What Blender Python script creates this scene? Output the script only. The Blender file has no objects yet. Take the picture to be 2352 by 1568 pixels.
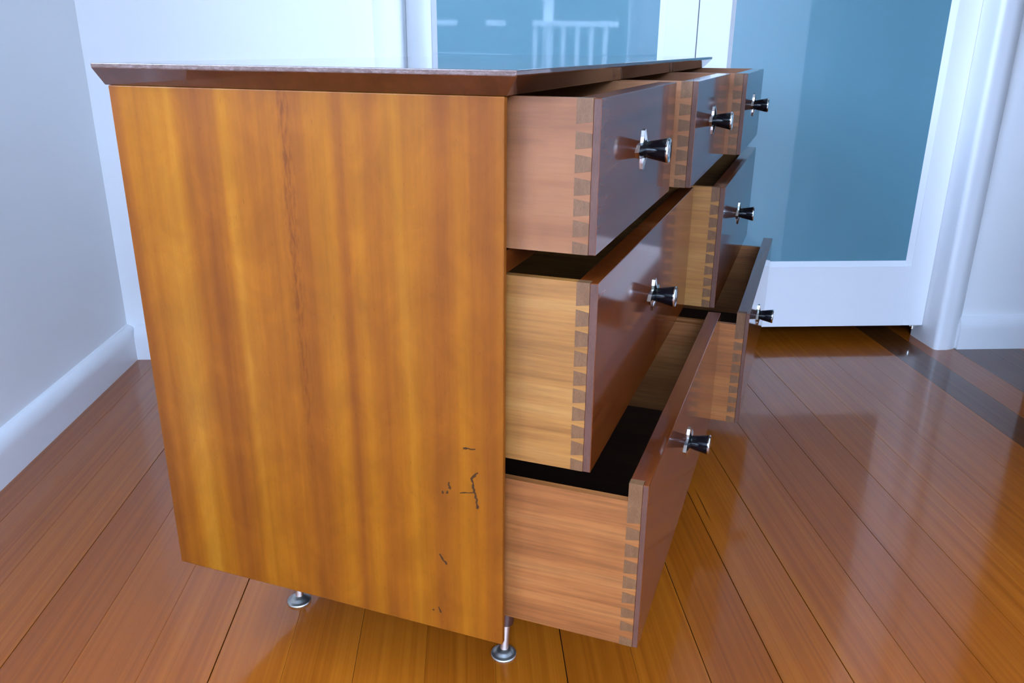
import bpy, bmesh, math, random
from mathutils import Vector, Matrix

random.seed(7)
scene = bpy.context.scene
COL = scene.collection

# ------------------------------------------------------------------ camera
cam_data = bpy.data.cameras.new('camera')
cam_data.sensor_width = 36.0
cam_data.lens = 28.579
cam_data.clip_start = 0.02
cam = bpy.data.objects.new('camera', cam_data)
COL.objects.link(cam)
CR = Vector((0.99849426, -0.05437281, 0.00726682))
CU = Vector((0.01173042, 0.34104144, 0.93997507))
CF = Vector((0.05358737, 0.93847447, -0.34116574))
CAM_Z = 0.7673
cam.matrix_world = Matrix(((CR.x, CU.x, -CF.x, 0), (CR.y, CU.y, -CF.y, 0), (CR.z, CU.z, -CF.z, CAM_Z), (0, 0, 0, 1)))
scene.camera = cam

# ------------------------------------------------------------------ sky and light
world = bpy.data.worlds.new('overcast_sky')
scene.world = world
world.use_nodes = True
wn = world.node_tree.nodes
wl = world.node_tree.links
wn.clear()
w_out = wn.new('ShaderNodeOutputWorld')
w_bg = wn.new('ShaderNodeBackground')
w_bg.inputs['Color'].default_value = (0.69, 0.96, 1.46, 1)
w_bg.inputs['Strength'].default_value = 9.0
wl.new(w_bg.outputs[0], w_out.inputs[0])


def portal(name, loc, rot, sx, sy):
    """Daylight portal lying in a window opening: guides the sky light, emits nothing of its own."""
    d = bpy.data.lights.new(name, 'AREA')
    d.shape = 'RECTANGLE'
    d.size = sx
    d.size_y = sy
    d.cycles.is_portal = True
    o = bpy.data.objects.new(name, d)
    COL.objects.link(o)
    o.location = loc
    o.rotation_euler = rot
    return o


WIN_L = (-0.10, 1.05, 0.88, 2.15)      # left window: y0 y1 z0 z1
OPEN_R = (-0.75, 1.10, 0.02, 2.10)     # rear sliding door: x0 x1 z0 z1
portal('window_daylight', (-0.99, (WIN_L[0] + WIN_L[1]) / 2, (WIN_L[2] + WIN_L[3]) / 2), (0, -math.pi / 2, 0),
       WIN_L[3] - WIN_L[2], WIN_L[1] - WIN_L[0])
portal('deck_door_daylight', ((OPEN_R[0] + OPEN_R[1]) / 2, -1.34, (OPEN_R[2] + OPEN_R[3]) / 2), (math.pi / 2, 0, 0),
       OPEN_R[1] - OPEN_R[0], OPEN_R[3] - OPEN_R[2])

scene.view_settings.view_transform = 'Standard'
scene.view_settings.look = 'None'
scene.view_settings.gamma = 1.0
scene.view_settings.use_curve_mapping = False
scene.view_settings.exposure = 0.84
try:
    scene.cycles.max_bounces = 6
    scene.cycles.diffuse_bounces = 4
    scene.cycles.glossy_bounces = 3
    scene.cycles.use_adaptive_sampling = True
    scene.cycles.adaptive_threshold = 0.1
    scene.cycles.adaptive_min_samples = 16
    scene.cycles.caustics_reflective = False
    scene.cycles.caustics_refractive = False
    scene.cycles.sample_clamp_indirect = 6.0
except Exception:
    pass


# ------------------------------------------------------------------ materials
def lin(r, g, b):
    def f(c):
        c /= 255.0
        return c / 12.92 if c <= 0.04045 else ((c + 0.055) / 1.055) ** 2.4
    return (f(r), f(g), f(b), 1.0)


class NT:
    def __init__(self, name):
        self.m = bpy.data.materials.new(name)
        self.m.use_nodes = True
        self.n = self.m.node_tree.nodes
        self.l = self.m.node_tree.links
        self.b = self.n['Principled BSDF']

    def node(self, t, **kw):
        nd = self.n.new(t)
        for k, v in kw.items():
            setattr(nd, k, v)
        return nd

    def set(self, nd, **kw):
        for k, v in kw.items():
            nd.inputs[k.replace('_', ' ')].default_value = v

    def link(self, a, b):
        self.l.new(a, b)

    def mix(self, fac, a, b, mode='MIX'):
        nd = self.n.new('ShaderNodeMix')
        nd.data_type = 'RGBA'
        nd.blend_type = mode
        for sock, v in ((nd.inputs[0], fac), (nd.inputs[6], a), (nd.inputs[7], b)):
            if hasattr(v, 'is_linked'):
                self.l.new(v, sock)
            else:
                sock.default_value = v
        return nd.outputs[2]

    def ramp(self, src, stops, interp='LINEAR'):
        nd = self.n.new('ShaderNodeValToRGB')
        nd.color_ramp.interpolation = interp
        els = nd.color_ramp.elements
        while len(els) < len(stops):
            els.new(0.5)
        for e, (p, c) in zip(els, stops):
            e.position = p
            e.color = c if len(c) == 4 else (*c, 1)
        self.l.new(src, nd.inputs[0])
        return nd.outputs[0]

    def noise(self, vec, scale, detail=4, rough=0.55, dist=0.0):
        nd = self.n.new('ShaderNodeTexNoise')
        nd.inputs['Scale'].default_value = scale
        nd.inputs['Detail'].default_value = detail
        nd.inputs['Roughness'].default_value = rough
        nd.inputs['Distortion'].default_value = dist
        self.l.new(vec, nd.inputs['Vector'])
        return nd.outputs['Fac']

    def coords(self, scale=(1, 1, 1), rot=(0, 0, 0), loc=(0, 0, 0), rand=0.0):
        tc = self.n.new('ShaderNodeTexCoord')
        src = tc.outputs['Object']
        if rand:
            oi = self.n.new('ShaderNodeObjectInfo')
            mu = self.n.new('ShaderNodeMath')
            mu.operation = 'MULTIPLY'
            mu.inputs[1].default_value = rand
            self.l.new(oi.outputs['Random'], mu.inputs[0])
            va = self.n.new('ShaderNodeVectorMath')
            va.operation = 'ADD'
            self.l.new(src, va.inputs[0])
            self.l.new(mu.outputs[0], va.inputs[1])
            src = va.outputs[0]
        mp = self.n.new('ShaderNodeMapping')
        mp.inputs['Scale'].default_value = scale
        mp.inputs['Rotation'].default_value = rot
        mp.inputs['Location'].default_value = loc
        self.l.new(src, mp.inputs['Vector'])
        return mp.outputs[0]

    def bump(self, src, strength, dist=0.001):
        nd = self.n.new('ShaderNodeBump')
        nd.inputs['Strength'].default_value = strength
        nd.inputs['Distance'].default_value = dist
        self.l.new(src, nd.inputs['Height'])
        self.l.new(nd.outputs[0], self.b.inputs['Normal'])


def plain(name, col, rough=0.5, metal=0.0, coat=0.0, coat_rough=0.05, noise_bump=0.0, bump_scale=200, var=0.0):
    t = NT(name)
    t.set(t.b, Base_Color=col, Roughness=rough, Metallic=metal, Coat_Weight=coat, Coat_Roughness=coat_rough)
    if noise_bump or var:
        v = t.coords()
        if noise_bump:
            t.bump(t.noise(v, bump_scale, 3), noise_bump, 0.0008)
        if var:
            f2 = t.noise(v, 3.0, 1)
            c2 = tuple(min(1, c * (1 - var)) for c in col[:3]) + (1,)
            t.link(t.mix(f2, c2, col), t.b.inputs['Base Color'])
    return t.m


def wood(name, dark, mid, light, axis='z', width=30.0, length=1.5, rough=0.4, coat=0.3, coat_rough=0.15,
         fine=0.35, mottle=0.0, bump=0.15, rand=0.0, dist=0.4, spec=0.35):
    """Straight-grained timber: streaks along one local axis."""
    t = NT(name)
    def sc(w, l):
        return {'x': (l, w, w), 'y': (w, l, w), 'z': (w, w, l)}[axis]
    v1 = t.coords(sc(width, length), rand=rand)
    v2 = t.coords(sc(width * 9, length * 6), rand=rand)
    n1 = t.noise(v1, 1.0, 5, 0.6, dist)
    n2 = t.noise(v2, 1.0, 3, 0.6, 0.1)
    c = t.ramp(n1, [(0.30, dark), (0.5, mid), (0.72, light)])
    fin = t.ramp(n2, [(0.30, (1 - fine,) * 3), (0.62, (1, 1, 1))])
    c = t.mix(1.0, c, fin, 'MULTIPLY')
    if mottle:
        v3 = t.coords((14, 14, 9), rot=(0.3, 0.5, 0.3), rand=rand)
        n3 = t.noise(v3, 1.0, 3)
        mo = t.ramp(n3, [(0.3, (1 - mottle,) * 3), (0.7, (1 + mottle * 0.6,) * 3)])
        c = t.mix(1.0, c, mo, 'MULTIPLY')
    t.link(c, t.b.inputs['Base Color'])
    t.set(t.b, Roughness=rough, Coat_Weight=coat, Coat_Roughness=coat_rough)
    t.b.inputs['Specular IOR Level'].default_value = spec
    if bump:
        t.bump(n2, bump, 0.0006)
    return t


M = {}
M['wall'] = plain('white_wall_paint', (0.87, 0.87, 0.87, 1), 0.6, var=0.02)
M['trim'] = plain('white_gloss_trim_paint', (0.84, 0.84, 0.85, 1), 0.3, var=0.015)
M['door'] = plain('white_door_enamel', (0.84, 0.84, 0.85, 1), 0.35, var=0.015)
M['ceiling'] = plain('white_ceiling_paint', (0.82, 0.82, 0.82, 1), 0.8, var=0.02)
M['subfloor'] = plain('dark_subfloor', (0.02, 0.012, 0.008, 1), 0.9, var=0.3)
M['chrome'] = plain('polished_chrome', (0.72, 0.72, 0.70, 1), 0.16, metal=1.0, noise_bump=0.05, bump_scale=300)
M['glide'] = plain('dull_nickel', (0.58, 0.58, 0.54, 1), 0.36, metal=1.0, noise_bump=0.05, bump_scale=300)
M['ferrule'] = plain('worn_brass_pin', (0.72, 0.58, 0.50, 1), 0.35, metal=1.0, var=0.2)
M['black'] = plain('black_lacquer', (0.004, 0.004, 0.006, 1), 0.16, var=0.2)
M['black'].node_tree.nodes['Principled BSDF'].inputs['Specular IOR Level'].default_value = 0.3
M['scuff'] = plain('dark_scratch', (0.070, 0.028, 0.010, 1), 0.9, var=0.5)
M['scuff'].node_tree.nodes['Principled BSDF'].inputs['Specular IOR Level'].default_value = 0.05
M['hall'] = plain('hall_darkened_for_reflection', (0.05, 0.03, 0.02, 1), 0.6, var=0.3)  # unseen hall given a dark tone so the floor mirrors little light there
M['alu'] = plain('white_window_joinery', (0.75, 0.76, 0.78, 1), 0.4, var=0.02)

# frosted, blue-green back-painted looking glass with a clear outer face
g = NT('frosted_blue_glass')
gv = g.coords()
gn = g.noise(gv, 2.2, 3)
g.link(g.mix(gn, (0.105, 0.255, 0.315, 1), (0.118, 0.275, 0.335, 1)), g.b.inputs['Base Color'])
g.set(g.b, Roughness=0.5, Coat_Weight=1.0, Coat_Roughness=0.03, Coat_IOR=1.65)
M['frost'] = g.m

# end panel veneer: honey mahogany with ribbon figure
t = NT('ribbon_mahogany_veneer')
v_rib = t.coords((24, 24, 0.45))
v_fin = t.coords((260, 260, 9))
v_mot = t.coords((22, 22, 14), rot=(0.0, 0.45, 0.0))
v_pore = t.coords((620, 620, 110))
n_rib = t.noise(v_rib, 1.0, 2, 0.5, 0.35)
n_fin = t.noise(v_fin, 1.0, 3, 0.6)
n_mot = t.noise(v_mot, 1.0, 4, 0.6, 0.6)
n_pore = t.noise(v_pore, 1.0, 2, 0.5)
c = t.ramp(n_rib, [(0.30, (0.145, 0.034, 0.0013)), (0.43, (0.190, 0.048, 0.0018)), (0.52, (0.225, 0.062, 0.0024)), (0.62, (0.260, 0.080, 0.0038)), (0.74, (0.32, 0.112, 0.0075))])
c = t.mix(1.0, c, t.ramp(n_fin, [(0.30, (0.91, 0.90, 0.86)), (0.60, (1.0, 1.0, 1.0))]), 'MULTIPLY')
c = t.mix(1.0, c, t.ramp(n_mot, [(0.28, (0.86, 0.85, 0.83)), (0.50, (1.0, 1.0, 1.0)), (0.72, (1.16, 1.19, 1.24))]), 'MULTIPLY')
c = t.mix(1.0, c, t.ramp(n_pore, [(0.24, (0.72, 0.66, 0.58)), (0.34, (1, 1, 1))]), 'MULTIPLY')
# one coarse, open-pored streak down the panel
tcs = t.node('ShaderNodeTexCoord')
sep = t.node('ShaderNodeSeparateXYZ')
t.link(tcs.outputs['Object'], sep.inputs[0])
sh = t.node('ShaderNodeMath', operation='ADD')
t.link(sep.outputs['X'], sh.inputs[0])
sh.inputs[1].default_value = 0.2335
ab = t.node('ShaderNodeMath', operation='ABSOLUTE')
t.link(sh.outputs[0], ab.inputs[0])
msk = t.ramp(ab.outputs[0], [(0.0, (1, 1, 1)), (0.004, (0.7, 0.7, 0.7)), (0.011, (0, 0, 0))])
streak = t.ramp(t.noise(t.coords((300, 300, 60)), 1.0, 3), [(0.36, (0.60, 0.53, 0.46)), (0.56, (1.0, 0.98, 0.95))])
fade = t.ramp(sep.outputs['Z'], [(0.22, (0, 0, 0)), (0.55, (1, 1, 1))])
c = t.mix(t.mix(1.0, msk, fade, 'MULTIPLY'), c, t.mix(1.0, c, streak, 'MULTIPLY'))
t.link(c, t.b.inputs['Base Color'])
t.set(t.b, Coat_Weight=0.0, Coat_Roughness=0.3)
t.b.inputs['Specular IOR Level'].default_value = 0.22
t.link(t.ramp(n_rib, [(0.35, (0.55, 0.55, 0.55)), (0.65, (0.36, 0.36, 0.36))]), t.b.inputs['Roughness'])
t.bump(n_fin, 0.25, 0.0006)
M['panel'] = t.m

M['mahogany'] = wood('dark_polished_mahogany', (0.085, 0.015, 0.0018), (0.122, 0.024, 0.0026), (0.16, 0.035, 0.0045), axis='y', width=45,
                     length=2.0, rough=0.42, coat=1.0, coat_rough=0.08, fine=0.05, bump=0.0, spec=0.08).m
M['mahogany_top'] = wood('mirror_polished_mahogany', (0.055, 0.013, 0.0035), (0.078, 0.019, 0.005), (0.105, 0.027, 0.007), axis='y', width=45,
                         length=2.0, rough=0.35, coat=1.0, coat_rough=0.025, fine=0.07, bump=0.0).m
M['lap'] = wood('purplish_end_grain_lap', (0.082, 0.032, 0.020), (0.100, 0.040, 0.025), (0.12, 0.050, 0.032), axis='z', width=120,
                length=40, rough=0.45, coat=0.3, coat_rough=0.3, fine=0.25, bump=0.05, rand=3.0).m
M['lip'] = wood('worn_varnish_lip', (0.07, 0.028, 0.016), (0.12, 0.062, 0.045), (0.21, 0.14, 0.12), axis='x', width=420,
                length=160, rough=0.4, coat=0.6, coat_rough=0.2, fine=0.3, bump=0.2).m
M['mahogany_end'] = wood('mahogany_edge', (0.14, 0.036, 0.014), (0.20, 0.055, 0.022), (0.26, 0.078, 0.032), axis='x', width=45,
                         length=2.0, rough=0.4, coat=0.5, coat_rough=0.2, fine=0.25, bump=0.08).m
M['endgrain'] = wood('mahogany_end_grain', (0.125, 0.052, 0.018), (0.150, 0.065, 0.024), (0.180, 0.082, 0.032), axis='z', width=160,
                     length=60, rough=0.5, coat=0.25, coat_rough=0.3, fine=0.3, bump=0.1, rand=3.0).m
M['side1'] = wood('pinkish_drawer_timber', (0.185, 0.062, 0.020), (0.245, 0.087, 0.029), (0.29, 0.114, 0.042), axis='x', width=26,
                  length=2.6, rough=0.5, coat=0.25, coat_rough=0.3, fine=0.12, mottle=0.12, bump=0.06, rand=5.0).m
M['side2'] = wood('straw_drawer_timber', (0.23, 0.085, 0.015), (0.32, 0.128, 0.026), (0.37, 0.165, 0.040), axis='x', width=38,
                  length=2.2, rough=0.5, coat=0.25, coat_rough=0.3, fine=0.25, mottle=0.08, bump=0.08, rand=5.0).m
M['side3'] = wood('tan_drawer_timber', (0.20, 0.060, 0.013), (0.29, 0.095, 0.022), (0.34, 0.127, 0.033), axis='x', width=34,
                  length=1.8, rough=0.5, coat=0.25, coat_rough=0.3, fine=0.3, mottle=0.12, bump=0.08, rand=5.0).m
M['inner'] = wood('shade_dark_inside_timber', (0.020, 0.008, 0.004), (0.030, 0.011, 0.005), (0.040, 0.015, 0.007), axis='x', width=30, length=2,
                  rough=0.6, coat=0.0, fine=0.2, bump=0.05).m  # shade inside the carcass and drawers is put into this near-black colour
M['legwood'] = wood('dark_leg_timber', (0.04, 0.009, 0.004), (0.06, 0.014, 0.006), (0.085, 0.02, 0.008), axis='z', width=60, length=6,
                    rough=0.4, coat=0.5, fine=0.2, bump=0.03).m


def floor_mat(name, dark, mid, light, coat=0.9):
    t = NT(name)
    va = t.coords((11, 0.40, 1), rand=37.0)
    vb = t.coords((120, 2.5, 1), rand=37.0)
    vk = t.coords((9, 3.2, 1), rand=37.0)
    vr = t.coords((3, 3, 3))
    n1 = t.noise(va, 1.0, 3, 0.5, 0.8)
    n2 = t.noise(vb, 1.0, 2, 0.6, 0.1)
    nk = t.noise(vk, 1.0, 1, 0.4)
    c = t.ramp(n1, [(0.30, dark), (0.5, mid), (0.72, light)])
    c = t.mix(1.0, c, t.ramp(n2, [(0.28, (0.96, 0.95, 0.92)), (0.6, (1, 1, 1))]), 'MULTIPLY')
    c = t.mix(1.0, c, t.ramp(nk, [(0.165, (0.25, 0.16, 0.10)), (0.20, (1, 1, 1))]), 'MULTIPLY')
    oi = t.node('ShaderNodeObjectInfo')
    c = t.mix(1.0, c, t.ramp(oi.outputs['Random'], [(0.0, (0.90, 0.86, 0.82)), (0.5, (1.0, 1.0, 1.0)), (1.0, (1.07, 1.10, 1.15))]), 'MULTIPLY')
    t.link(c, t.b.inputs['Base Color'])
    nr = t.noise(vr, 1.0, 4)
    t.set(t.b, Coat_Weight=coat, Coat_IOR=1.5)
    t.link(t.ramp(nr, [(0.35, (0.07, 0.07, 0.07)), (0.65, (0.13, 0.13, 0.13))]), t.b.inputs['Coat Roughness'])
    t.set(t.b, Roughness=0.45)
    t.b.inputs['Specular IOR Level'].default_value = 0.12
    vw = t.coords((7, 1.6, 1), rand=37.0)
    t.bump(t.noise(vw, 1.0, 2), 0.06, 0.004)
    return t.m


M['floor'] = floor_mat('polished_timber_floor', (0.250, 0.056, 0.0022), (0.298, 0.072, 0.0030), (0.350, 0.092, 0.0048))
M['floor_dark'] = floor_mat('dark_stained_floor', (0.075, 0.020, 0.004), (0.100, 0.028, 0.005), (0.130, 0.039, 0.008))
M['deckwood'] = wood('weathered_deck', (0.10, 0.08, 0.065), (0.15, 0.12, 0.10), (0.20, 0.17, 0.14), axis='x', width=30, length=1, rough=0.7, coat=0).m
M['leaf'] = plain('dark_foliage', (0.020, 0.045, 0.016, 1), 0.8, var=0.6)
M['grass'] = plain('mown_grass', (0.045, 0.09, 0.025, 1), 0.9, var=0.4)
M['bark'] = plain('grey_bark', (0.06, 0.045, 0.035, 1), 0.9, var=0.4)


# ------------------------------------------------------------------ mesh helpers
def make(name, verts, faces, mat, parent=None, loc=None, smooth=False, bevel=0.0, segs=2):
    me = bpy.data.meshes.new(name)
    bm = bmesh.new()
    vs = [bm.verts.new(v) for v in verts]
    for f in faces:
        try:
            bm.faces.new([vs[i] for i in f])
        except ValueError:
            pass
    bmesh.ops.recalc_face_normals(bm, faces=bm.faces[:])
    if bevel:
        bmesh.ops.bevel(bm, geom=bm.edges[:], offset=bevel, segments=segs, profile=0.5, affect='EDGES', clamp_overlap=True)
    bm.to_mesh(me)
    bm.free()
    if smooth:
        for p in me.polygons:
            p.use_smooth = True
    me.materials.append(mat)
    o = bpy.data.objects.new(name, me)
    COL.objects.link(o)
    if parent:
        o.parent = parent
    if loc:
        o.location = loc
    return o


def boxes(name, bs, mat, parent=None, loc=None, bevel=0.0, segs=2):
    v, f = [], []
    for (x0, x1, y0, y1, z0, z1) in bs:
        i = len(v)
        v += [(x0, y0, z0), (x1, y0, z0), (x1, y1, z0), (x0, y1, z0), (x0, y0, z1), (x1, y0, z1), (x1, y1, z1), (x0, y1, z1)]
        f += [(i, i + 3, i + 2, i + 1), (i + 4, i + 5, i + 6, i + 7), (i, i + 1, i + 5, i + 4), (i + 1, i + 2, i + 6, i + 5),
              (i + 2, i + 3, i + 7, i + 6), (i + 3, i, i + 4, i + 7)]
    return make(name, v, f, mat, parent, loc, bevel=bevel, segs=segs)


def box(name, x0, x1, y0, y1, z0, z1, mat, parent=None, bevel=0.0, segs=2):
    return boxes(name, [(x0, x1, y0, y1, z0, z1)], mat, parent, bevel=bevel, segs=segs)


def prism(name, poly, axis, a0, a1, mat, parent=None, loc=None, bevel=0.0, segs=1):
    """Extrude a 2-D polygon along an axis. axis 'y': poly in (x, z); 'x': (y, z); 'z': (x, y)."""
    def P(u, w, a):
        return {'y': (u, a, w), 'x': (a, u, w), 'z': (u, w, a)}[axis]
    n = len(poly)
    v = [P(u, w, a0) for u, w in poly] + [P(u, w, a1) for u, w in poly]
    f = [tuple(range(n)), tuple(range(2 * n - 1, n - 1, -1))]
    f += [(i, (i + 1) % n, n + (i + 1) % n, n + i) for i in range(n)]
    return make(name, v, f, mat, parent, loc, bevel=bevel, segs=segs)


def lathe(name, prof, mat, parent=None, loc=(0, 0, 0), axis='z', segs=32, lean=(0, 0)):
    """Revolve (radius, height) points; lean shears the axis sideways per unit height."""
    v, f = [], []
    for r, hh in prof:
        for k in range(segs):
            a = 2 * math.pi * k / segs
            p = (r * math.cos(a) + lean[0] * hh, r * math.sin(a) + lean[1] * hh, hh)
            if axis == 'x':
                p = (p[2], p[0], p[1])
            v.append(p)
    m = len(prof)
    for j in range(m - 1):
        for k in range(segs):
            k2 = (k + 1) % segs
            f.append((j * segs + k, j * segs + k2, (j + 1) * segs + k2, (j + 1) * segs + k))
    f.append(tuple(range(segs)))
    f.append(tuple(range((m - 1) * segs, m * segs)))
    o = make(name, v, f, mat, parent, loc, smooth=True)
    try:
        o.data.set_sharp_from_angle(angle=math.radians(38))
    except Exception:
        pass
    return o


def empty(name, loc=(0, 0, 0), rz=0.0, parent=None):
    o = bpy.data.objects.new(name, None)
    o.empty_display_size = 0.05
    COL.objects.link(o)
    o.location = loc
    o.rotation_euler = (0, 0, rz)
    if parent:
        o.parent = parent
    return o


def tag(o, label=None, cat=None, group=None, kind=None):
    for k, v in (('label', label), ('category', cat), ('group', group), ('kind', kind)):
        if v:
            o[k] = v
    return o


def rounded(o, deg=30):
    for pg in o.data.polygons:
        pg.use_smooth = True
    o.data.set_sharp_from_angle(angle=math.radians(deg))
    return o


def struct(o, label, cat):
    if o.type == 'MESH' and (o.name.startswith('trim') or o.name.startswith('baseboard')):
        rounded(o)
    return tag(o, label, cat, kind='structure')


# ------------------------------------------------------------------ room shell
XL = -0.875            # left wall face
YB = 2.028             # back wall face
YD = 2.079             # door leaf face
DX0, DX1 = -0.139, 1.263
WALL_END = 1.565
XR, YH, YR = 3.2, 4.4, -1.25
CEIL = 2.5

floor = struct(box('floor', -1.0, XR + 0.1, YR - 0.1, YH + 0.1, -0.06, -0.022, M['subfloor']),
               'polished orange timber floor of long narrow boards running to the back wall', 'floor')
BW = 0.0922
X0 = 0.307
gaps = {-10: 0.0012, -7: 0.0015, -5: 0.0005, -2: 0.0013, 0: 0.0011, 1: 0.0013, 2: 0.0014, 3: 0.0005, 4: 0.0008, 5: 0.0007}
dark_boards = {9, 11, 12}
board_mesh = None
k = -13
while X0 + BW * k < XR:
    x0 = X0 + BW * k
    gl = gaps.get(k, 0.0002) / 2
    gr = gaps.get(k + 1, 0.0002) / 2
    xa, xb = max(x0 + gl, -0.95), min(x0 + BW - gr, XR + 0.05)
    if xb - xa > 0.01:
        if board_mesh is None:
            c_ = 0.003
            y0, y1 = YR, YH
            b0 = prism('floorboard', [(-0.5, -0.02), (0.5, -0.02), (0.5, -0.0003), (0.5 - c_, 0), (-0.5 + c_, 0), (-0.5, -0.0003)],
                       'y', y0, y1, M['floor'], floor)
            board_mesh = b0.data
            o = b0
        else:
            o = bpy.data.objects.new('floorboard', board_mesh)
            COL.objects.link(o)
            o.parent = floor
        if k in dark_boards:
            o.material_slots[0].link = 'OBJECT'
            o.material_slots[0].material = M['floor_dark']
            o['label'] = 'dark stained floorboard'
        o.location = ((xa + xb) / 2, 0, 0)
        o.scale = (xb - xa, 1, 1)
    k += 1

# left wall with the window opening
wy0, wy1, wz0, wz1 = WIN_L
struct(boxes('wall_left', [(-1.0, XL, YR, wy0, -0.02, CEIL), (-1.0, XL, wy1, 2.75, -0.02, CEIL),
                           (-1.0, XL, wy0, wy1, -0.02, wz0), (-1.0, XL, wy0, wy1, wz1, CEIL)], M['wall']),
       'plain pale wall on the left side of the room', 'wall')
struct(boxes('wall_back', [(XL, DX0 - 0.01, YB, YB + 0.11, -0.02, CEIL), (DX1 + 0.01, WALL_END, YB, YB + 0.11, -0.02, CEIL),
                           (DX0 - 0.01, DX1 + 0.01, YB, YB + 0.11, 2.07, CEIL)], M['wall']),
       'bright white back wall around the frosted glass double doors', 'wall')
struct(boxes('wall_closet', [(XL, WALL_END, 2.65, 2.75, -0.02, CEIL), (WALL_END - 0.1, WALL_END, YB + 0.11, 2.65, -0.02, CEIL)], M['wall']),
       'plain closet wall hidden behind the frosted doors', 'wall')
struct(boxes('wall_hall', [(XR, XR + 0.1, YR, YH, -0.02, CEIL), (WALL_END - 0.1, XR, YH, YH + 0.1, -0.02, CEIL), (WALL_END - 0.1, WALL_END - 0.0, 2.75, YH, -0.02, CEIL)], M['hall']),
       'unseen hall wall beyond the right end of the back wall, darkened for the floor reflection', 'wall')
struct(boxes('shade_wall_right', [(1.22, 1.32, YR, 1.15, -0.02, CEIL), (1.32, XR, YR - 0.1, YR, -0.02, CEIL), ], M['wall']),  # added nib wall, out of view: blocks rear daylight from the back wall's right end
       'unseen wall added at the right to shade the back wall, open to the hall', 'wall')
ox0, ox1, oz0, oz1 = OPEN_R
struct(boxes('wall_rear', [(XL, ox0, YR - 0.1, YR, -0.02, CEIL), (ox1, 1.32, YR - 0.1, YR, -0.02, CEIL),
                           (ox0, ox1, YR - 0.1, YR, oz1, CEIL)], M['wall']), 'plain wall behind the viewer with the deck opening', 'wall')
struct(box('ceiling', -1.0, XR + 0.1, YR - 0.1, YH + 0.1, CEIL, CEIL + 0.08, M['ceiling']), 'flat white ceiling above the room', 'ceiling')

# skirting boards with a rounded top
BBH, BBT = 0.090, 0.022


def skirting_profile():
    p = [(0, 0), (BBT, 0), (BBT, BBH - 0.034)]
    for i in range(1, 13):
        a = i / 12 * math.pi / 2
        p.append((BBT - (BBT - 0.002) * (1 - math.cos(a)), BBH - 0.034 + 0.033 * math.sin(a)))
    p += [(0.0, BBH + 0.001)]
    return p


sk = skirting_profile()
struct(prism('baseboard_left', [(XL + u, w) for u, w in sk], 'y', YR, YB, M['trim']), 'white rounded skirting board along the left wall', 'baseboard')
struct(prism('baseboard_back', [(YB - u, w) for u, w in sk], 'x', XL + BBT, DX0 - 0.071, M['trim']),
       'white skirting board on the back wall left of the doors', 'baseboard')
struct(prism('baseboard_right', [(YB - u, w) for u, w in sk], 'x', DX1 + 0.066, WALL_END + BBT, M['trim']),
       'white skirting board on the back wall right of the doors', 'baseboard')

# architrave with a rounded inner bead, falling away outwards
AW = 0.072


def arch_profile():
    # (distance outwards from the opening, projection from the wall)
    p = [(0, 0)]
    for i in range(0, 6):
        a = math.pi - i / 5 * math.pi * 0.62
        p.append((0.014 + 0.014 * math.cos(a), 0.014 + 0.012 * math.sin(a)))
    p += [(0.034, 0.0250), (0.046, 0.0222), (0.057, 0.0175), (0.065, 0.0115), (0.070, 0.0060), (AW, 0.004), (AW, 0)]
    return p


ap = arch_profile()
struct(prism('trim_1', [(DX0 - d, YB - q) for d, q in ap], 'z', 0, 2.06 + AW, M['trim']), 'white moulded architrave at the left of the double doors', 'trim')
struct(prism('trim_2', [(DX1 + d, YB - q) for d, q in ap], 'z', 0, 2.06 + AW, M['trim']), 'white moulded architrave at the right of the double doors', 'trim')
struct(prism('trim_3', [(YB - q, 2.06 + d) for d, q in ap], 'x', DX0, DX1, M['trim']), 'white moulded architrave over the double doors', 'trim')
struct(boxes('trim_4', [(DX1, DX1 + 0.01, YB, YB + 0.10, 0.0, 2.06), (DX0 - 0.01, DX0, YB, YB + 0.10, 0.0, 2.06), (DX0 - 0.01, DX1 + 0.01, YB, YB + 0.10, 2.06, 2.07)], M['trim']),
       'white door jamb lining inside the double door opening', 'trim')

# doors: stiles, rails, beads and a frosted pane each
DZ0, DZ1 = 0.0455, 2.052
GZ0, GZ1 = 0.228, 1.93
DT = 0.035


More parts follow.
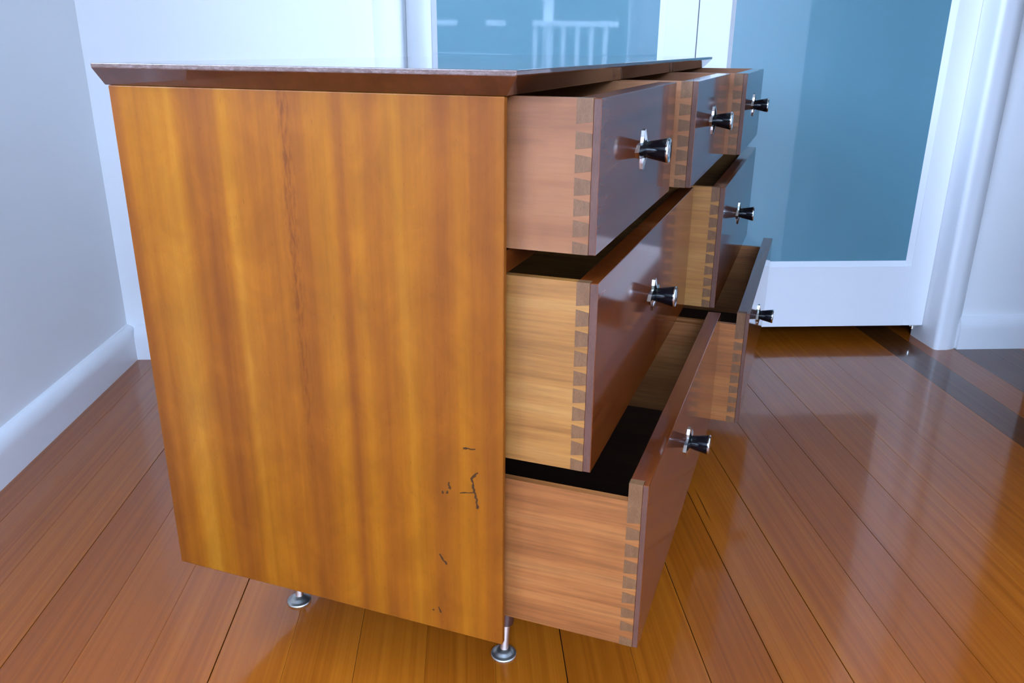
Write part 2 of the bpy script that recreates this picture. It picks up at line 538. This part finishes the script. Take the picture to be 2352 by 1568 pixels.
def door(name, x0, g0, g1, x1, label, hinge_right):
    e = struct(empty(name, ((x0 + x1) / 2, YD + DT / 2, DZ0)), label, 'door')
    ex, ey, ez = (x0 + x1) / 2, YD + DT / 2, DZ0
    def b(nm, a0, a1, y0, y1, z0, z1, mat, bev=0.0):
        return box(nm, a0 - ex, a1 - ex, y0 - ey, y1 - ey, z0 - ez, z1 - ez, mat, e, bevel=bev)
    bw = 0.013
    b('stile', x0, g0 - bw, YD, YD + DT, DZ0, DZ1, M['door'], 0.001)
    b('stile', g1 + bw, x1, YD, YD + DT, DZ0, DZ1, M['door'], 0.001)
    b('rail', g0 - bw, g1 + bw, YD, YD + DT, DZ0, GZ0 - bw, M['door'], 0.0006)
    b('rail', g0 - bw, g1 + bw, YD, YD + DT, GZ1 + bw, DZ1, M['door'], 0.0006)
    # sloping glazing beads
    yf, yg = YD + 0.002 - ey, YD + 0.011 - ey
    for s, gx in ((-1, g0), (1, g1)):
        px = gx - ex
        prism('glazing_bead', [(px, yg), (px + s * bw, yf), (px + s * bw, yg + 0.01), (px, yg + 0.01)], 'z', GZ0 - bw - ez, GZ1 + bw - ez, M['door'], e)
    for s, gz in ((-1, GZ0), (1, GZ1)):
        pz = gz - ez
        prism('glazing_bead', [(yg, pz), (yf, pz + s * bw), (yg + 0.01, pz + s * bw), (yg + 0.01, pz)], 'x', g0 - ex, g1 - ex, M['door'], e)
    pane = b('glass_pane', g0 - 0.004, g1 + 0.004, YD + 0.0115, YD + 0.0175, GZ0 - 0.004, GZ1 + 0.004, M['frost'])
    pane['label'] = 'blue-green frosted glass pane'
    if hinge_right:
        lathe('pivot_pin', [(0.006, -0.012), (0.006, 0.0)], M['chrome'], e, (x1 - 0.022 - ex, -0.008, 0), segs=16)
        b('pivot_bracket', x1 - 0.034, x1 - 0.006, YD + 0.004, YD + 0.028, DZ0 - 0.004, DZ0 - 0.0002, M['chrome'])
    return e


door('door_1', DX0 + 0.0004, -0.066, 0.470, 0.5615, 'white framed door with frosted blue glass, left leaf of the pair', False)
door('door_2', 0.564, 0.656, 1.190, DX1 - 0.0004, 'white framed door with frosted blue glass, right leaf of the pair', True)

# joinery of the openings the daylight comes through (outside the picture)
w1 = struct(empty('window_1', (-0.94, (wy0 + wy1) / 2, wz0)), 'white window in the left wall outside the picture', 'window')
cy = (wy0 + wy1) / 2
hh = wz1 - wz0
for a, bb in ((wy0 - cy, wy0 - cy + 0.05), (wy1 - cy - 0.05, wy1 - cy), (-0.025, 0.025)):
    box('mullion', -0.03, 0.03, a, bb, 0, hh, M['alu'], w1, 0.002)
box('sill', -0.03, 0.09, wy0 - cy, wy1 - cy, -0.02, 0.0, M['alu'], w1, 0.002)
box('head', -0.03, 0.03, wy0 - cy, wy1 - cy, hh - 0.05, hh, M['alu'], w1, 0.002)
w2 = struct(empty('window_2', ((ox0 + ox1) / 2, YR - 0.05, 0)), 'white framed sliding deck door behind the viewer', 'window')
half = (ox1 - ox0) / 2
for a, bb in ((-half, -half + 0.06), (half - 0.06, half)):
    box('jamb', a, bb, -0.03, 0.03, 0.0, oz1, M['alu'], w2, 0.002)
box('track', -half, half, -0.04, 0.04, 0.0, 0.02, M['alu'], w2, 0.002)
box('head', -half, half, -0.03, 0.03, oz1 - 0.05, oz1, M['alu'], w2, 0.002)

# ------------------------------------------------------------------ dresser
HB = 0.130                       # height of the side panels' lower edge
D, HP, L, TH = 0.450, 0.5956, 1.2659, 0.0078
RZ = math.radians(-23.3)
DRESSER = empty('dresser', (0.0344, 0.7476, 0.0), RZ)
tag(DRESSER, 'honey brown timber chest of seven drawers, all pulled part way out', 'dresser')


def dbox(name, x0, x1, y0, y1, z0, z1, mat, bevel=0.0, parent=None):
    return box(name, x0, x1, y0, y1, z0 + HB, z1 + HB, mat, parent or DRESSER, bevel)


near_panel = dbox('side_panel', -D, 0, 0, TH, 0, HP, M['panel'], 0.0012)
near_panel['label'] = 'honey coloured end panel with ribbon grain and scratches'
dbox('side_panel', -D, 0, L - TH, L, 0, HP, M['panel'], 0.0012)
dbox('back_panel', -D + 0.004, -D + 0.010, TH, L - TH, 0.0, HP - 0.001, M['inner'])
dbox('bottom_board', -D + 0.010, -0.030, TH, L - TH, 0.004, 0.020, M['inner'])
dbox('front_rail', -0.050, -0.004, TH, L - TH, 0.4300, 0.4520, M['mahogany'])
dbox('divider', -0.40, -0.004, 0.4150, 0.4440, 0.4525, HP - 0.0005, M['mahogany'])
dbox('divider', -0.40, -0.004, 0.8415, 0.8550, 0.4525, HP - 0.0005, M['mahogany'])
dbox('divider', -0.40, -0.004, 0.6300, 0.6370, 0.0205, 0.4295, M['mahogany'])

# top: thin square lip over a long undercut bevel
OV, ST, SV = 0.0178, 0.0228, 0.0050
zb, zt = HP + HB + 0.0002, HP + HB + ST
xb0, xb1 = -D - 0.004, 0.002
pv = [(xb0, 0.0, zb), (xb1, 0.0, zb), (xb1, L, zb), (xb0, L, zb)]
mv = [(-D - 0.001, -OV, zt - SV), (OV, -OV, zt - SV), (OV, L + OV, zt - SV), (-D - 0.001, L + OV, zt - SV)]
tv = [(-D - 0.001, -OV, zt), (OV, -OV, zt), (OV, L + OV, zt), (-D - 0.001, L + OV, zt)]
fs = [(3, 2, 1, 0), (8, 9, 10, 11)]
for i in range(4):
    j = (i + 1) % 4
    fs += [(i, j, 4 + j, 4 + i), (4 + i, 4 + j, 8 + j, 8 + i)]
top = make('top', pv + mv + tv, fs, M['mahogany_top'], DRESSER, bevel=0.0010, segs=2)
top.data.materials.append(M['lip'])
for pg in top.data.polygons:
    if pg.normal.y < -0.9:
        pg.material_index = 1
top['label'] = 'dark glossy mahogany top with undercut bevelled edge'

# scratches on the near end panel, in (x, z) of the panel plane
def stroke(pts, w):
    """Ragged thin polygon along a polyline."""
    rnd = random.Random(int(abs(pts[0][0]) * 1e5))
    fine = []
    for (a, b) in zip(pts[:-1], pts[1:]):
        n = max(3, int(math.dist(a, b) / 0.0025))
        for i in range(n):
            q = i / n
            fine.append((a[0] + (b[0] - a[0]) * q + rnd.uniform(-1, 1) * w * 0.3, a[1] + (b[1] - a[1]) * q + rnd.uniform(-1, 1) * w * 0.2))
    fine.append(pts[-1])
    Lp, Rp = [], []
    for i, q in enumerate(fine):
        a = fine[max(0, i - 1)]
        b = fine[min(len(fine) - 1, i + 1)]
        dx, dz = b[0] - a[0], b[1] - a[1]
        m = math.hypot(dx, dz) or 1
        ww = w * rnd.uniform(0.3, 1.0) * 0.5
        Lp.append((q[0] - dz / m * ww, q[1] + dx / m * ww))
        Rp.append((q[0] + dz / m * ww, q[1] - dx / m * ww))
    return Lp, Rp


def scratch(pts, w):
    Lp, Rp = stroke(pts, w)
    n = len(Lp)
    yo, yi = -0.00012, 0.0004
    v = [(x, yo, z + HB) for x, z in Lp] + [(x, yo, z + HB) for x, z in Rp] + [(x, yi, z + HB) for x, z in Lp] + [(x, yi, z + HB) for x, z in Rp]
    f = []
    for i in range(n - 1):
        f += [(i, i + 1, n + i + 1, n + i), (i, i + 1, 2 * n + i + 1, 2 * n + i), (n + i, n + i + 1, 3 * n + i + 1, 3 * n + i)]
    o = make('scratch', v, f, M['scuff'], near_panel)
    return o


for pts, w in (([(-0.0443, 0.2401), (-0.0309, 0.2421)], 0.0022),
               ([(-0.0282, 0.2149), (-0.0357, 0.2066), (-0.0328, 0.1930), (-0.0310, 0.187)], 0.0026),
               ([(-0.0310, 0.187), (-0.0300, 0.179), (-0.0295, 0.1709)], 0.0028),
               ([(-0.0501, 0.1862), (-0.0400, 0.1885), (-0.0310, 0.190)], 0.0014),
               ([(-0.0622, 0.1965), (-0.0618, 0.1886)], 0.0030), ([(-0.0640, 0.1850), (-0.0655, 0.1822)], 0.0022),
               ([(-0.0692, 0.1830), (-0.0705, 0.1812)], 0.0026),
               ([(-0.0754, 0.1026), (-0.0671, 0.0908)], 0.0024),
               ([(-0.0783, 0.0312), (-0.0757, 0.0234)], 0.0018), ([(-0.0862, 0.0252), (-0.0848, 0.0240)], 0.0022)):
    scratch(pts, w * 1.25)

# legs: tapered dark peg, slim metal pin, domed glide
for lx, ly, sy in ((-0.046, 0.127, 1), (-0.366, 0.125, 1), (-0.046, L - 0.127, -1), (-0.366, L - 0.125, -1)):
    leg = lathe('leg', [(0.0080, 0.044), (0.0100, 0.0455), (0.0112, 0.07), (0.0155, 0.1338)], M['legwood'], DRESSER, (lx, ly, 0), segs=24, lean=(0.0, 0.20 * sy))
    lathe('leg_pin', [(0.0062, 0.006), (0.0056, 0.012), (0.0052, 0.0445)], M['ferrule'], leg, segs=20, lean=(0.0, 0.20 * sy))
    lathe('glide', [(0.0165, 0.0), (0.0172, 0.0015), (0.0165, 0.0032), (0.0140, 0.0044), (0.0128, 0.0050), (0.0105, 0.0078), (0.0070, 0.0095), (0.003, 0.0100)],
          M['glide'], leg, segs=36)

# ------------------------------------------------------------------ drawers
PINS = {
    '1': [(0.217, 0.300), (0.363, 0.450), (0.510, 0.597), (0.647, 0.733), (0.787, 0.870)],
    '2': [(0.147, 0.213), (0.252, 0.318), (0.357, 0.420), (0.462, 0.521), (0.556, 0.615), (0.657, 0.713), (0.755, 0.811), (0.846, 0.906)],
    '3': [(0.267, 0.324), (0.368, 0.429), (0.466, 0.530), (0.568, 0.625), (0.669, 0.718), (0.768, 0.811), (0.858, 0.898)],
}
ENDS = {'1': (0.143, 0.930), '2': (0.108, 0.945), '3': (0.223, 0.955)}
ROW = {'1': (0.4543, 0.5952), '2': (0.2271, 0.4276), '3': (0.0240, 0.2236)}
TLAP = {'1': (0.0228, 0.0074), '2': (0.0213, 0.0082), '3': (0.0205, 0.0063)}
STH = 0.0095


def star_plate(parent, loc):
    """Four-pointed concave escutcheon, centre raised."""
    tips = {0: 0.034, 90: 0.0225, 180: 0.034, 270: 0.0225}
    pts = []
    for a in range(0, 360, 15):
        q = a % 90
        r0 = tips[(a // 90) * 90]
        r1 = tips[((a // 90) * 90 + 90) % 360]
        s = q / 90
        rt = r0 * (1 - s) + r1 * s
        r = 0.0125 + (rt - 0.0125) * abs(math.cos(2 * math.radians(q))) ** 1.9 if q else r0
        pts.append((r * math.cos(math.radians(a)), r * math.sin(math.radians(a)), r))
    n = len(pts)
    v, f = [], []
    # rings: outer edge (touching the wood), inner shoulder, hub
    for (sc_, hgt) in ((1.0, 0.0), (1.0, 0.0012), (0.62, 0.0030), (0.30, 0.0042)):
        for (y, z, r) in pts:
            lift = 0.0010 * (r / 0.03) if hgt else 0
            v.append((hgt + lift, y * sc_, z * sc_))
    v.append((0.0044, 0, 0))
    v.append((0.0, 0, 0))
    for ring in range(3):
        for i in range(n):
            j = (i + 1) % n
            f.append((ring * n + i, ring * n + j, (ring + 1) * n + j, (ring + 1) * n + i))
    for i in range(n):
        j = (i + 1) % n
        f.append((3 * n + i, 3 * n + j, 4 * n))
        f.append((i, j, 4 * n + 1))
    return make('knob_plate', v, f, M['chrome'], parent, loc)


def drawer(row, p, a, b, label):
    z0, z1 = ROW[row]
    t, lap = TLAP[row]
    w, hgt = b - a, z1 - z0
    e = empty('drawer', (p, a, z0 + HB), parent=DRESSER)
    e['label'] = label
    sm = M['side' + row]
    ztop = hgt if row != '3' else hgt - 0.0215
    fr = prism('drawer_front', [(-t, STH), (-lap, STH), (-lap, 0), (0, 0), (0, w), (-t, w)], 'z', 0, hgt, M['mahogany'], e, bevel=0.0006, segs=1)
    fr['label'] = 'glossy dark mahogany drawer front'
    fr.data.materials.append(M['lap'])
    for pg in fr.data.polygons:
        if pg.normal.y < -0.9:
            pg.material_index = 1
    # near side board with dovetails
    zof = lambda q: hgt * (1 - q)
    e0, e1 = ENDS[row]
    seq = [(0.0, e0)] + PINS[row] + [(e1, 1.0)]
    outline = [(-0.40, 0.0), (-t, 0.0)]
    fl = 0.0022
    for i in range(len(seq) - 1, 0, -1):
        lo, hi = zof(seq[i][0]), zof(seq[i - 1][1])      # the tail between two pins
        outline += [(-t, lo + fl), (-lap, lo), (-lap, hi), (-t, hi - fl)] if i else []
    outline += [(-t, ztop), (-0.40, ztop)]
    if row == '3' and outline[-3][1] > ztop - 0.002:
        pass
    prism('drawer_side', outline, 'y', 0.0003, STH, sm, e)
    # the pins between the tails, flush with the side
    for i, (q0, q1) in enumerate(seq):
        hi, lo = zof(q0), zof(q1)
        up = 0 if i == 0 else fl
        dn = 0 if i == len(seq) - 1 else fl
        poly = [(-t, lo - dn + 0.0 if dn == 0 else lo - dn + 2 * fl), (-lap, lo), (-lap, hi), (-t, hi if up == 0 else hi + 0)]
        poly = [(-t, lo if dn == 0 else lo - fl + 0.0), (-lap, lo), (-lap, hi), (-t, hi if up == 0 else hi + fl)]
        prism('dovetail_pin', poly, 'y', 0.0, STH, M['endgrain'], e)
    box('drawer_side', -0.40, -t, w - STH, w, 0, ztop, sm, e)
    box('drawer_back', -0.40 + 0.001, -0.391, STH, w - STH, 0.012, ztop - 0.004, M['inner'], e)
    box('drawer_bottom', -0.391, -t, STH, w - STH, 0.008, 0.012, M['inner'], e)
    # knob
    kl = (0.0, w / 2, hgt / 2 + 0.006)
    star_plate(e, kl)
    lathe('knob', [(0.0080, 0.0040), (0.0088, 0.0050), (0.0092, 0.0056), (0.0132, 0.0262), (0.0132, 0.0268)], M['black'], e, kl, axis='x', segs=36)
    lathe('knob_cap', [(0.0136, 0.0268), (0.0138, 0.0282), (0.0130, 0.0294), (0.0112, 0.0290), (0.0100, 0.0286), (0.006, 0.0298), (0.001, 0.0302)],
          M['chrome'], e, kl, axis='x', segs=36)
    return e


drawer('1', 0.0835, 0.0199, 0.4115, 'small top drawer nearest the viewer')
drawer('1', 0.1068, 0.4472, 0.8388, 'small top drawer in the middle')
drawer('1', 0.1350, 0.8576, 1.2479, 'small top drawer farthest from the viewer')
drawer('2', 0.0877, 0.0200, 0.6275, 'wide middle drawer nearest the viewer')
drawer('2', 0.1362, 0.6391, 1.2476, 'wide middle drawer farther from the viewer')
drawer('3', 0.1490, 0.0204, 0.6272, 'wide bottom drawer nearest the viewer')
drawer('3', 0.1949, 0.6390, 1.2480, 'wide bottom drawer pulled out farthest, at the far end')

# ------------------------------------------------------------------ outside, seen mirrored in the glass doors
struct(box('deck', -2.5, 5.0, -2.95, YR - 0.1, -0.10, -0.03, M['deckwood']), 'timber deck outside behind the viewer', 'deck')
struct(box('ground', -40, 40, -60, -2.95, -0.62, -0.50, M['grass']), 'mown grass beyond the deck', 'ground')
struct(box('garden', -40, -1.2, -2.95, 30, -0.62, -0.50, M['grass']), 'mown grass outside the left window', 'ground')
YBAL = -2.66


def balustrade(x0, x1, label, slats=True):
    e = tag(empty('balustrade', ((x0 + x1) / 2, YBAL, -0.03)), label, 'balustrade', 'white deck balustrades mirrored in the glass door')
    cx = (x0 + x1) / 2
    box('top_rail', x0 - cx, x1 - cx, -0.035, 0.035, 0.945, 0.985, M['trim'], e, 0.003)
    if not slats:
        for q in (x0 - cx + 0.02, x1 - cx - 0.02):
            box('post', q - 0.02, q + 0.02, -0.02, 0.02, 0.0, 0.945, M['bark'], e)
    box('bottom_rail', x0 - cx, x1 - cx, -0.02, 0.02, 0.12, 0.155, M['trim'], e, 0.003)
    n = int((x1 - x0) / 0.112)
    for i in range(n + 1 if slats else 0):
        x = x0 - cx + 0.02 + i * 0.112
        if x < x1 - cx - 0.01:
            box('baluster', x - 0.016, x + 0.016, -0.016, 0.016, 0.155, 0.945, M['trim'], e)
    return e


balustrade(0.534, 1.21, 'white balustrade section with five slats mirrored in the left door glass')
balustrade(1.44, 3.6, 'white balustrade section mirrored at the right edge of the left door glass')
balustrade(0.17, 0.32, 'short stub of white railing mirrored at the left of the slatted section', False)
balustrade(-1.6, -0.06, 'white railing length mirrored at the left edge of the door glass', False)
post = tag(empty('deck_post', (0.665, YBAL - 0.09, -0.03)), 'white verandah post mirrored in the left door glass', 'post')
box('shaft', -0.038, 0.038, -0.038, 0.038, 0.06, 2.40, M['trim'], post, 0.003)
box('foot_block', -0.055, 0.055, -0.05, 0.05, 0.0, 0.06, M['trim'], post, 0.003)



def hedge(name, x0, x1, y, depth, height, label, seed):
    """Long clipped hedge: a box shell with lumpy leafy relief."""
    rnd = random.Random(seed)
    bm = bmesh.new()
    nx, nz, ny = int((x1 - x0) / 0.22), int(height / 0.22), max(3, int(depth / 0.3))
    grid = {}
    def vert(ix, iy, iz):
        k_ = (ix, iy, iz)
        if k_ not in grid:
            top_ = height + 0.35 * math.sin(ix * 0.21 + seed) + 0.2 * math.sin(ix * 0.53)
            j = 0.09
            grid[k_] = bm.verts.new((x0 + (x1 - x0) * ix / nx + rnd.uniform(-j, j), depth * (iy / ny - 0.5) + rnd.uniform(-j, j),
                                     top_ * iz / nz + (rnd.uniform(-j, j) if iz else 0)))
        return grid[k_]
    for ix in range(nx):
        for iz in range(nz):
            for iy in (0, ny):
                bm.faces.new([vert(ix, iy, iz), vert(ix + 1, iy, iz), vert(ix + 1, iy, iz + 1), vert(ix, iy, iz + 1)])
        for iy in range(ny):
            bm.faces.new([vert(ix, iy, nz), vert(ix + 1, iy, nz), vert(ix + 1, iy + 1, nz), vert(ix, iy + 1, nz)])
    for iy in range(ny):
        for iz in range(nz):
            for ix in (0, nx):
                bm.faces.new([vert(ix, iy, iz), vert(ix, iy + 1, iz), vert(ix, iy + 1, iz + 1), vert(ix, iy, iz + 1)])
    bmesh.ops.recalc_face_normals(bm, faces=bm.faces[:])
    me = bpy.data.meshes.new(name)
    bm.to_mesh(me)
    bm.free()
    me.materials.append(M['leaf'])
    o = bpy.data.objects.new(name, me)
    COL.objects.link(o)
    o.location = (0, y, -0.5)
    return tag(o, label, 'hedge')


hedge('backdrop_hedge', -9.0, 11.5, -8.0, 1.2, 2.9, 'long dark green hedge added to block the sky behind the mirrored railing', 3)  # added backdrop that keeps bright sky out of the mirrored view
